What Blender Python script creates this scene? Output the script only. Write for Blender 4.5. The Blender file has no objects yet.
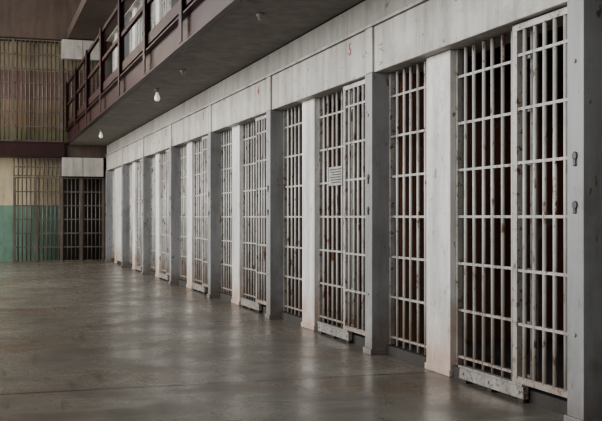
import bpy, bmesh, math, random
from mathutils import Matrix, Vector
random.seed(4)
S = bpy.context.scene
try: S.view_settings.look = 'AgX - Medium High Contrast'
except Exception: pass

# ---------------------------------------------------------------- materials
def newmat(name):
    m = bpy.data.materials.new(name); m.use_nodes = True
    nt = m.node_tree; b = nt.nodes['Principled BSDF']
    return m, nt, b
def N(nt, t, **k):
    n = nt.nodes.new(t)
    for a, v in k.items(): setattr(n, a, v)
    return n
def ramp(nt, src, stops):
    r = N(nt, 'ShaderNodeValToRGB')
    e = r.color_ramp.elements
    e[0].position, e[0].color = stops[0][0], (*stops[0][1], 1)
    e[1].position, e[1].color = stops[-1][0], (*stops[-1][1], 1)
    for p, c in stops[1:-1]:
        x = e.new(p); x.color = (*c, 1)
    nt.links.new(src, r.inputs[0]); return r.outputs[0]
def noise(nt, scale, detail=6, rough=.6, stretch=(1,1,1), loc=(0,0,0)):
    g = N(nt, 'ShaderNodeNewGeometry'); mp = N(nt, 'ShaderNodeMapping')
    mp.inputs['Scale'].default_value = stretch; mp.inputs['Location'].default_value = loc
    nt.links.new(g.outputs['Position'], mp.inputs['Vector'])
    n = N(nt, 'ShaderNodeTexNoise'); n.inputs['Scale'].default_value = scale
    n.inputs['Detail'].default_value = detail; n.inputs['Roughness'].default_value = rough
    nt.links.new(mp.outputs[0], n.inputs['Vector']); return n.outputs['Fac']
def mix(nt, fac, a, b, mode='MIX'):
    m = N(nt, 'ShaderNodeMix', data_type='RGBA', blend_type=mode)
    if isinstance(fac, (int, float)): m.inputs[0].default_value = fac
    else: nt.links.new(fac, m.inputs[0])
    for v, i in ((a, 6), (b, 7)):
        if isinstance(v, tuple): m.inputs[i].default_value = (*v, 1)
        else: nt.links.new(v, m.inputs[i])
    return m.outputs[2]
def bump(nt, b, src, s=.3, d=.01):
    n = N(nt, 'ShaderNodeBump'); n.inputs['Strength'].default_value = s; n.inputs['Distance'].default_value = d
    nt.links.new(src, n.inputs['Height']); nt.links.new(n.outputs[0], b.inputs['Normal'])

def paint(name, col, col2, chip, chip_lo=.62, scale=3, rough=.5, stretch=(1,1,1), low=None, dirt=.5, lowz=(.45,.95), cs=9):
    m, nt, b = newmat(name)
    base = mix(nt, ramp(nt, noise(nt, scale, stretch=stretch), [(.3,(0,0,0)),(.7,(1,1,1))]), col, col2)
    st = ramp(nt, noise(nt, 6, 7, .65, (1,1,.12), (5,9,2)), [(.42,(0,0,0)),(.72,(dirt,)*3)])
    base = mix(nt, st, base, tuple(x*.36 for x in (col2[0],col2[1]*.90,col2[2]*.78)))
    bl = ramp(nt, noise(nt, 2.3, 7, .7, (1,1,1), (8,2,4)), [(.52,(0,0,0)),(.66,(dirt*.7,)*3)])
    base = mix(nt, bl, base, tuple(x*.55 for x in (col2[0],col2[1]*.95,col2[2]*.86)))
    ch = noise(nt, scale*cs, 8, .68, stretch, (3,1,7))
    f = ramp(nt, ch, [(chip_lo,(0,0,0)),(chip_lo+.04,(1,1,1))])
    c = mix(nt, f, base, chip)
    if low:
        g = N(nt,'ShaderNodeNewGeometry'); sx = N(nt,'ShaderNodeSeparateXYZ')
        nt.links.new(g.outputs['Position'], sx.inputs[0])
        ad = N(nt,'ShaderNodeMath', operation='MULTIPLY_ADD'); ad.inputs[1].default_value=.9
        nt.links.new(noise(nt, 5, 5), ad.inputs[0]); nt.links.new(sx.outputs[2], ad.inputs[2])
        lf = ramp(nt, ad.outputs[0], [(lowz[0],(.85,.85,.85)),(lowz[1],(0,0,0))])
        c = mix(nt, lf, c, low)
    nt.links.new(c, b.inputs['Base Color']); b.inputs['Roughness'].default_value = rough
    bump(nt, b, ch, .25, .004); return m

M_wall   = paint('painted_plaster', (.43,.415,.385), (.34,.325,.30), (.20,.17,.14), .63, 1.2, .7, (1,.5,1))
M_head   = paint('header_paint', (.55,.535,.495), (.41,.395,.36), (.22,.17,.13), .62, 1.5, .55, (1,.35,1), dirt=.7)
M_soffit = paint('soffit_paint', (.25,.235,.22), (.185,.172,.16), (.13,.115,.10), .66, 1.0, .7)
M_post   = paint('post_paint', (.76,.755,.73), (.58,.575,.56), (.20,.13,.09), .62, 2, .5, (1,1,.4), low=(.40,.27,.20), dirt=.6)
M_plate  = paint('track_plate_paint', (.36,.345,.325), (.24,.23,.215), (.12,.08,.055), .55, 4, .5, dirt=.6)
M_pil    = paint('pilaster_paint', (.33,.335,.34), (.235,.24,.245), (.10,.07,.055), .62, 2, .45, (1,1,.4), low=(.14,.105,.085), lowz=(.35,.8))
M_bar    = paint('bar_paint', (.70,.69,.66), (.48,.465,.44), (.19,.11,.07), .585, 4, .4, (1,1,.35), low=(.29,.21,.155), lowz=(.35,1.2), cs=5)
M_bar2   = paint('cross_bar_paint', (.50,.49,.465), (.31,.30,.28), (.15,.085,.055), .56, 4, .45, low=(.20,.135,.10), lowz=(.35,1.3), cs=5)
M_maroon = paint('maroon_steel', (.045,.014,.016), (.026,.010,.012), (.11,.055,.045), .66, 2, .4)
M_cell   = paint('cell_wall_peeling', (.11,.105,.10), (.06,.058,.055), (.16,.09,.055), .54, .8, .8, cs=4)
M_cellr  = paint('cell_wall_rust', (.26,.11,.06), (.10,.052,.036), (.24,.20,.17), .60, .9, .8, cs=4)
M_cream  = paint('cream_wall', (.50,.43,.30), (.41,.36,.26), (.28,.24,.18), .66, 1, .6)
M_green  = paint('green_wall', (.15,.245,.19), (.11,.19,.15), (.24,.25,.20), .68, 1, .5)
M_mauve  = paint('mauve_band', (.33,.21,.19), (.27,.18,.16), (.3,.25,.2), .70, 1, .6)
M_pink   = paint('tan_pink_band', (.42,.31,.21), (.35,.26,.18), (.3,.25,.2), .70, 1, .6)
M_olive  = paint('olive_band', (.33,.33,.19), (.27,.28,.165), (.3,.25,.2), .70, 1, .6)
M_brown  = paint('brown_plaster', (.10,.070,.055), (.07,.053,.044), (.05,.04,.04), .72, 1, .6)
M_dark   = paint('recess_shade_paint', (.04,.034,.03), (.028,.024,.022), (.02,.02,.02), .72, 1, .7)  # flat end-wall panel; the opening's darkness is painted on as colour
M_red    = paint('red_number_paint', (.36,.075,.05), (.30,.075,.055), (.42,.34,.31), .58, 6, .6, dirt=.2)
M_black  = paint('lock_steel', (.02,.02,.02), (.035,.03,.03), (.06,.05,.04), .7, 6, .4)
M_sign   = paint('sign_enamel', (.40,.41,.40), (.33,.33,.325), (.26,.24,.22), .68, 4, .4)
M_ink    = paint('sign_ink', (.06,.06,.07), (.05,.05,.06), (.1,.1,.1), .8, 4, .6)
M_steel  = paint('end_bar_steel', (.15,.125,.10), (.09,.075,.065), (.06,.04,.03), .62, 5, .45)
M_gap    = paint('curb_gap_shade', (.06,.054,.048), (.04,.036,.032), (.10,.07,.045), .62, 3, .8)  # dark colour paints in the shade of the gap beneath the bars
M_matt   = paint('mattress_ticking', (.20,.185,.16), (.15,.14,.12), (.12,.09,.07), .66, 3, .9)

# floor
M_floor, nt, b = newmat('polished_concrete')
n1 = noise(nt, .45, 7, .58); n2 = noise(nt, 1.6, 6, .58, loc=(4,2,0)); n3 = noise(nt, 22, 4, .55)
n4 = noise(nt, .8, 5, .55, loc=(9,3,0))
c = ramp(nt, n1, [(.30,(.125,.116,.098)),(.50,(.19,.178,.153)),(.70,(.275,.26,.228))])
c = mix(nt, ramp(nt, n4, [(.48,(0,0,0)),(.64,(.7,.7,.7))]), c, (.16,.115,.078))
c = mix(nt, ramp(nt, n2, [(.45,(.0,.0,.0)),(.66,(.7,.7,.7))]), c, (.088,.078,.066))
c = mix(nt, .10, c, ramp(nt, n3, [(.3,(.06,.055,.05)),(.7,(.36,.35,.33))]))
sc = noise(nt, 5, 6, .6, (.25,2.2,1), (1,6,0))
c = mix(nt, ramp(nt, sc, [(.58,(0,0,0)),(.66,(.4,.4,.4))]), c, (.31,.295,.26))
sd = noise(nt, 4, 6, .6, (2.0,.3,1), (7,1,0))
c = mix(nt, ramp(nt, sd, [(.58,(0,0,0)),(.66,(.5,.5,.5))]), c, (.075,.063,.052))
g = N(nt,'ShaderNodeNewGeometry'); sx = N(nt,'ShaderNodeSeparateXYZ'); nt.links.new(g.outputs['Position'], sx.inputs[0])
def seam(axis, off, period, w):
    a = N(nt,'ShaderNodeMath', operation='ADD'); a.inputs[1].default_value = -off + 100*period
    nt.links.new(sx.outputs[axis], a.inputs[0])
    md = N(nt,'ShaderNodeMath', operation='MODULO'); md.inputs[1].default_value = period
    nt.links.new(a.outputs[0], md.inputs[0])
    l = N(nt,'ShaderNodeMath', operation='LESS_THAN'); l.inputs[1].default_value = w
    nt.links.new(md.outputs[0], l.inputs[0]); return l.outputs[0]
c = mix(nt, seam(1, 6.73, 6.12, .032), c, (.04,.035,.03))
nt.links.new(c, b.inputs['Base Color'])
rr = ramp(nt, n2, [(.3,(.19,.19,.19)),(.7,(.37,.37,.37))]); nt.links.new(rr, b.inputs['Roughness'])
b.inputs['IOR'].default_value=1.6
bump(nt, b, n2, .06, .01)

M_glass, nt, b = newmat('window_frame_paint'); b.inputs['Base Color'].default_value=(.3,.3,.28,1)
M_bulb, nt, b = newmat('frosted_bulb_glass'); b.inputs['Base Color'].default_value=(.8,.8,.77,1)
b.inputs['Roughness'].default_value=.15; b.inputs['Emission Color'].default_value=(1,.95,.85,1); b.inputs['Emission Strength'].default_value=.25

# ---------------------------------------------------------------- mesh builder
class MB:
    def __init__(s, name):
        s.name=name; s.bm=bmesh.new(); s.mats=[]
    def mi(s, m):
        if m not in s.mats: s.mats.append(m)
        return s.mats.index(m)
    def box(s, x0,x1,y0,y1,z0,z1, m):
        i=s.mi(m)
        v=[s.bm.verts.new((x,y,z)) for x in (x0,x1) for y in (y0,y1) for z in (z0,z1)]
        for q in ((0,1,3,2),(4,6,7,5),(0,4,5,1),(2,3,7,6),(0,2,6,4),(1,5,7,3)):
            f=s.bm.faces.new([v[k] for k in q]); f.material_index=i
    def rod(s, p0,p1,r,m,n=10,r2=None):
        i=s.mi(m); p0=Vector(p0);p1=Vector(p1); d=(p1-p0)
        a=d.orthogonal().normalized(); bb=d.normalized().cross(a); r2=r if r2 is None else r2
        A=[];B=[]
        for k in range(n):
            t=2*math.pi*k/n; o=a*math.cos(t)+bb*math.sin(t)
            A.append(s.bm.verts.new(p0+o*r)); B.append(s.bm.verts.new(p1+o*r2))
        for k in range(n):
            f=s.bm.faces.new((A[k],A[(k+1)%n],B[(k+1)%n],B[k])); f.material_index=i; f.smooth=True
        f=s.bm.faces.new(A[::-1]); f.material_index=i
        f=s.bm.faces.new(B); f.material_index=i
    def lathe(s, c, prof, m, n=16):
        i=s.mi(m); rings=[]
        for r,z in prof:
            rings.append([s.bm.verts.new((c[0]+r*math.cos(2*math.pi*k/n), c[1]+r*math.sin(2*math.pi*k/n), c[2]+z)) for k in range(n)])
        for A,B in zip(rings,rings[1:]):
            for k in range(n):
                f=s.bm.faces.new((A[k],A[(k+1)%n],B[(k+1)%n],B[k])); f.material_index=i; f.smooth=True
    def done(s, bevel=0, origin=None):
        bmesh.ops.recalc_face_normals(s.bm, faces=s.bm.faces)
        me=bpy.data.meshes.new(s.name)
        if origin is not None:
            bmesh.ops.translate(s.bm, verts=s.bm.verts, vec=-Vector(origin))
        s.bm.to_mesh(me); s.bm.free()
        for m in s.mats: me.materials.append(m)
        o=bpy.data.objects.new(s.name, me); S.collection.objects.link(o)
        if origin is not None: o.location=origin
        if bevel:
            md=o.modifiers.new('bevel','BEVEL'); md.width=bevel; md.segments=2; md.limit_method='ANGLE'
        return o
def copy(o, loc):
    c=bpy.data.objects.new(o.name, o.data); S.collection.objects.link(c); c.location=loc
    for m in o.modifiers:
        k=c.modifiers.new(m.name,m.type)
        if m.type=='BEVEL': k.width=m.width; k.segments=2; k.limit_method='ANGLE'
    return c

# ---------------------------------------------------------------- layout (metres)
W=3.25; HF=3.12; P0=4.67; MOD=3.06; PW=.16
XE=2.14; ZC=3.0; ZF=3.35; YB=26.3; HB=2.35
KS=range(-3,7)
XL=-6.5; YN=P0-3*MOD-.2; YEND=27.1; ZT=8.2

f=MB('floor'); f.box(XL,3.22,YN,YEND,-.15,0,M_floor); f.done()
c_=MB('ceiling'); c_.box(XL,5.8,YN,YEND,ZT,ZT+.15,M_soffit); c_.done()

# right wall: headers, cell shells
w=MB('wall_right')
for t in (0,1):
    z0=0 if t==0 else ZF
    top=ZC if t==0 else 5.75
    w.box(HF,3.50,YN,YB-.02,z0+HB,z0+2.73,M_head)
    w.box(HF+.012,3.50,YN,YB-.02,z0+2.73,top if t==0 else ZT,M_wall)
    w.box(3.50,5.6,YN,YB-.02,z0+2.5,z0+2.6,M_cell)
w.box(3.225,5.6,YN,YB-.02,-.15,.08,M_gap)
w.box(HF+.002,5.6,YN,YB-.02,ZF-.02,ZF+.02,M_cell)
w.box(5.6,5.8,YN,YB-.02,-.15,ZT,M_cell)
for k in KS:
    y=P0+k*MOD
    for z0 in (0,ZF):
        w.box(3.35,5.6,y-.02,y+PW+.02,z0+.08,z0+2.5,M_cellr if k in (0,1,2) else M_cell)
w.box(5.55,5.6,P0,P0+2*MOD,.08,2.5,M_cellr)
for k in KS:
    y=P0+k*MOD
    w.box(HF-.02,HF,y,y+PW,HB,2.73,M_head)
w.done(bevel=.006)

t=MB('trim_1'); t.box(HF-.02,HF-.0,YN,YB-.03,2.735,2.76,M_head); t.done(bevel=.004)

def pilaster():
    p=MB('cell_pilaster'); y=P0
    p.box(3.10,3.33,y,y+PW,0.0,HB-.002,M_pil)
    p.box(3.085,3.335,y-.012,y+PW+.012,0.0,.05,M_pil)
    for z,h in ((1.47,.045),(1.20,.035)):
        p.rod((3.10,y+.08,z+.012),(3.092,y+.08,z+.012),.024,M_black,14)
        p.box(3.092,3.10,y+.066,y+.094,z-h,z,M_black)
    p.rod((3.104,y+.08,.5),(3.092,y+.08,.5),.012,M_pil,10)
    p.rod((3.104,y+.08,2.0),(3.092,y+.08,2.0),.012,M_pil,10)
    return p.done(bevel=.005, origin=(3.2,y,0))
p=pilaster()
def post():
    q=MB('cell_post'); y0=P0+1.834; y1=P0+2.236
    q.box(3.21,3.33,y0,y1,0.0,HB-.002,M_post)
    q.box(3.20,3.335,y0-.01,y1+.01,0.0,.05,M_post)
    return q.done(bevel=.006, origin=(3.2,y0,0))
q=post()

CZ=[.15+.333*i for i in range(7)]
def grille(name, y0, y1, x, zlo=.085, zhi=2.345, sp=.128, stile=.03):
    g=MB(name)
    n=max(2,round((y1-y0)/sp)); d=(y1-y0)/n
    for i in range(1,n):
        yy=y0+d*i+random.uniform(-.006,.006)
        g.rod((x-.004,yy,zlo),(x-.004+random.uniform(-.004,.004),yy+random.uniform(-.007,.007),zhi),.0145,M_bar,8)
    for z in CZ:
        g.box(x-.015,x+.015,y0+.002,y1-.002,z-.009,z+.009,M_bar2)
    g.box(x-.02,x+.02,y0+.002,y0+stile,zlo,zhi,M_bar2)
    g.box(x-.02,x+.02,y1-stile,y1-.002,zlo,zhi,M_bar2)
    return g
g1=grille('cell_bar_grille', P0+2.236, P0+MOD, 3.275).done(origin=(3.275,P0+2.236,0))
g2=grille('cell_bar_grille', P0+.78, P0+1.834, 3.275).done(origin=(3.275,P0+.78,0))
dd=grille('barred_cell_door', P0+PW+.02, P0+.88, 3.19, .12, 2.34, .115, .055)
dd.box(3.168,3.21,P0+PW+.02,P0+.88,.12,.15,M_bar2)
dd.box(3.168,3.21,P0+PW+.02,P0+.88,2.30,2.34,M_bar2)
dd=dd.done(bevel=.0, origin=(3.19,P0+PW,0))
tr=MB('door_track_plate')
tr.box(3.175,3.215,P0+.76,P0+1.62,.025,.115,M_plate)
tr.box(3.165,3.175,P0+.76,P0+1.62,.103,.118,M_plate)
for yy in (.8,1.2,1.56):
    tr.rod((3.178,P0+yy,.065),(3.168,P0+yy,.065),.010,M_bar2,8)
    tr.box(3.180,3.210,P0+yy-.03,P0+yy+.03,0,.04,M_gap)
tr=tr.done(bevel=.003, origin=(3.18,P0+.6,0))
# bunk bed at the rear of every cell
bk=MB('steel_bunk_bed'); a0=P0+.45; a1=P0+2.4
for xx in (4.72,5.45):
    for yy in (a0,a1): bk.box(xx-.02,xx+.02,yy-.02,yy+.02,.081,1.75,M_bar2)
for z in (.5,1.35):
    bk.box(4.70,5.47,a0-.02,a1+.02,z-.05,z,M_bar2)
    bk.box(4.74,5.43,a0+.03,a1-.03,z,z+.10,M_matt)
bk=bk.done(bevel=.008, origin=(5.1,a0,0))
proto=[p,q,g1,g2,dd,tr,bk]
for k in KS:
    for z0 in (0,ZF):
        if k==0 and z0==0: continue
        if z0 and k<0: continue
        for o in proto:
            if k==6 and z0==0 and o in (g2,dd,tr): continue
            if o is bk and (z0 or k<-1 or k>3): continue
            copy(o, o.location+Vector((0,k*MOD,z0)))
y=P0+6*MOD
s=MB('solid_steel_door')
s.box(3.19,3.25,y+PW+.01,y+1.82,.085,2.34,M_post)
s.box(3.175,3.19,y+.35,y+1.6,.3,1.0,M_post); s.box(3.175,3.19,y+.35,y+1.6,1.2,2.1,M_post)
s.box(3.15,3.18,y+.25,y+.29,1.05,1.2,M_black)
s.done(bevel=.004)
copy(p, p.location+Vector((0,7*MOD,0)))

num={0:'6',1:'5',2:'4',3:'3',4:'2',5:'1'}
for k,tx in num.items():
    cu=bpy.data.curves.new('cell_number','FONT'); cu.body=tx; cu.size=.15; cu.extrude=.001; cu.offset=.001; cu.align_x='CENTER'
    o=bpy.data.objects.new('cell_number',cu); S.collection.objects.link(o)
    yy=P0+k*MOD+.57
    o.matrix_world=Matrix(((0,0,-1,HF-.002),(-1,0,0,yy),(0,1,0,2.58),(0,0,0,1)))
    cu.materials.append(M_red)

sg=MB('notice_sign'); ys=P0+MOD+1.13
sg.box(3.245,3.25,ys-.02,ys+.36,1.45,1.63,M_sign)
for i in range(6):
    z=1.607-.025*i; sg.box(3.243,3.245,ys+.01+.02*(i%2),ys+.33-.03*(i%3),z-.009,z+.003,M_ink)
sg.done()

# ---------------------------------------------------------------- walkway + railing
wk=MB('upper_walkway')
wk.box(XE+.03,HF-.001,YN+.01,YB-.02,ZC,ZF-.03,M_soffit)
wk.box(XE,XE+.03,YN+.01,YB-.02,ZC-.0,ZF,M_maroon)
wk.box(XE-.07,XE,YN+.01,YB-.02,ZC-.0,ZC+.025,M_maroon)
wk.box(XE-.07,XE+.06,YN+.01,YB-.02,ZF-.025,ZF,M_maroon)
wk.done(bevel=.004)
w3=MB('top_walkway')
w3.box(XE,HF+.0,YN+.01,YB-.02,5.72,5.95,M_brown); w3.done()
rl=MB('walkway_railing')
y=.6
while y<YB:
    rl.box(XE-.085,XE-.072,y-.085,y+.085,ZC+.03,ZF+1.2,M_maroon)
    rl.box(XE-.015,XE-.002,y-.085,y+.085,ZF+.002,ZF+1.2,M_maroon)
    rl.box(XE-.072,XE-.015,y-.008,y+.008,ZF+.002,ZF+1.2,M_maroon)
    y+=2.52
for z in (ZF+1.15,ZF+.62):
    rl.box(XE-.055,XE-.005,YN+.01,YB-.03,z-.032,z+.032,M_maroon)
rl.box(XE-.04,XE-.01,YN+.01,YB-.03,ZF+.06,ZF+.2,M_maroon)
rl.done()

def bulb(x,y,lit=True):
    b_=MB('ceiling_light_bulb')
    b_.lathe((x,y,ZC-.001),[(0.0,0),(.038,0),(.040,-.02),(.03,-.03),(.022,-.035),(.022,-.06),(.0,-.06)],M_plate)
    if lit: b_.lathe((x,y,ZC-.06),[(.0,.0),(.018,0),(.022,-.02),(.038,-.06),(.041,-.085),(.036,-.110),(.022,-.124),(0.0,-.128)],M_bulb)
    b_.done()
def YD(D,X): return (D-X*.3057)/.9521
for D,l in ((9.1,False),(12.57,False),(14.4,True),(21.1,True)):
    bulb(2.43,YD(D,2.43),l)

# ---------------------------------------------------------------- end wall
e=MB('wall_back')
Y=26.95
e.box(XL,2.0,Y,YEND,0,1.45,M_green); e.box(XL,2.0,Y,YEND,1.45,2.68,M_cream)
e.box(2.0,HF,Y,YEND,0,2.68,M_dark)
for z0,z1,m in ((3.07,3.45,M_olive),(3.45,4.2,M_pink),(4.2,4.95,M_mauve),(4.95,5.7,M_cream)):
    e.box(XL,HF+.1,Y,YEND,z0,z1,m)
e.box(XL,HF+.01,YB,YEND,2.68,3.07,M_brown)
e.box(XL,5.8,YB,YEND,5.70,ZT,M_brown)
e.box(HF,5.8,YB,YEND,0,5.70,M_cell)
e.done()
eb=MB('walkway_end_beam'); eb.box(XL+.01,XE-.08,YB-.10,YB-.001,2.70,3.03,M_maroon)
eb.box(XL+.01,XE-.08,YB-.13,YB-.001,3.03,3.06,M_maroon); eb.box(XL+.01,XE-.08,YB-.13,YB-.001,2.68,2.70,M_maroon); eb.done()
def endgrille(name,x0,x1,z0,z1,sp,heavy=()):
    g=MB(name); n=round((x1-x0)/sp); d=(x1-x0)/n
    for i in range(n+1):
        g.rod((x0+d*i,YB+.15,z0),(x0+d*i,YB+.15,z1),.018,M_steel,8)
    nz=max(2,round((z1-z0)/.37))
    for j in range(nz+1):
        z=z0+.02+(z1-z0-.04)*j/nz
        g.box(x0-.01,x1+.01,YB+.13,YB+.17,z-.016,z+.016,M_steel)
    for hx in heavy: g.box(hx-.035,hx+.035,YB+.11,YB+.19,z0,z1,M_steel)
    return g.done()
endgrille('end_wall_gate',.82,3.08,0.0,2.17,.105,(.84,1.35,2.0,2.5,3.06))
endgrille('end_wall_transom_grille',.82,1.98,2.18,2.67,.105)
endgrille('upper_end_grille',-3.6,3.1,3.075,5.69,.105,(-2,-.6,.8,2.0))
for z0,z1 in ((2.19,2.67),(5.2,5.69)):
    bx=MB('sheet_metal_duct_box'); bx.box(2.0,3.04,YB-.12,YB+.10,z0,z1,M_wall)
    bx.box(2.5,2.52,YB-.125,YB-.12,z0,z1,M_plate); bx.done(bevel=.01)

# ---------------------------------------------------------------- left wall with windows, near wall
wl=MB('wall_left'); wins=[(-3.5+4.2*i,-.3+4.2*i) for i in range(7)]
wl.box(XL-.3,XL,YN,YEND,-.15,1.4,M_cream); wl.box(XL-.3,XL,YN,YEND,7.2,ZT,M_cream)
prev=YN
for a,b2 in wins+[(YEND,YEND)]:
    if a>prev: wl.box(XL-.3,XL,prev,a,1.4,7.2,M_cream)
    prev=b2
wl.done()
for i,(a,b2) in enumerate(wins):
    wn=MB(f'window_{i+1}'); X0=XL-.2
    wn.box(X0,X0+.08,a,b2,1.4,1.5,M_glass); wn.box(X0,X0+.08,a,b2,7.1,7.2,M_glass)
    for j in range(5):
        y=a+(b2-a-.06)*j/4; wn.box(X0,X0+.06,y,y+.06,1.5,7.1,M_glass)
    for j in range(1,7):
        z=1.45+5.7*j/7; wn.box(X0+.01,X0+.05,a,b2,z-.02,z+.02,M_glass)
    wn.done()
    L=bpy.data.lights.new('window_daylight','AREA'); L.shape='RECTANGLE'; L.size=b2-a-.1; L.size_y=5.6
    L.energy=(240,260,250,320,420,520,600)[i]; L.color=(1,.99,.975)
    o=bpy.data.objects.new('window_daylight',L); S.collection.objects.link(o)
    o.location=(XL-.08,(a+b2)/2,4.3); o.rotation_euler=(math.radians(90),0,math.radians(-90))
wn=MB('wall_front'); wn.box(XL,5.8,YN-.15,YN,-.15,ZT,M_wall); wn.done()

for loc,e_ in (((-1.5,24.5,5.2),60),((-1.5,24.0,2.4),50)):
    L=bpy.data.lights.new('end_hall_lamp','POINT'); L.energy=e_; L.color=(1,.85,.62); L.shadow_soft_size=.3
    o=bpy.data.objects.new('end_hall_lamp',L); S.collection.objects.link(o); o.location=loc

wd=bpy.data.worlds.new('sky'); S.world=wd; wd.use_nodes=True
wd.node_tree.nodes['Background'].inputs[0].default_value=(.6,.7,.85,1); wd.node_tree.nodes['Background'].inputs[1].default_value=.6

# ---------------------------------------------------------------- camera
cd=bpy.data.cameras.new('camera'); cam=bpy.data.objects.new('camera',cd); S.collection.objects.link(cam)
cam.location=(0,0,1.147); cam.rotation_euler=(math.radians(90),0,-math.atan(.321))
cd.sensor_fit='HORIZONTAL'; cd.sensor_width=36; cd.lens=1000/602*36; cd.shift_y=6.5/602; cd.clip_end=200
S.camera=cam
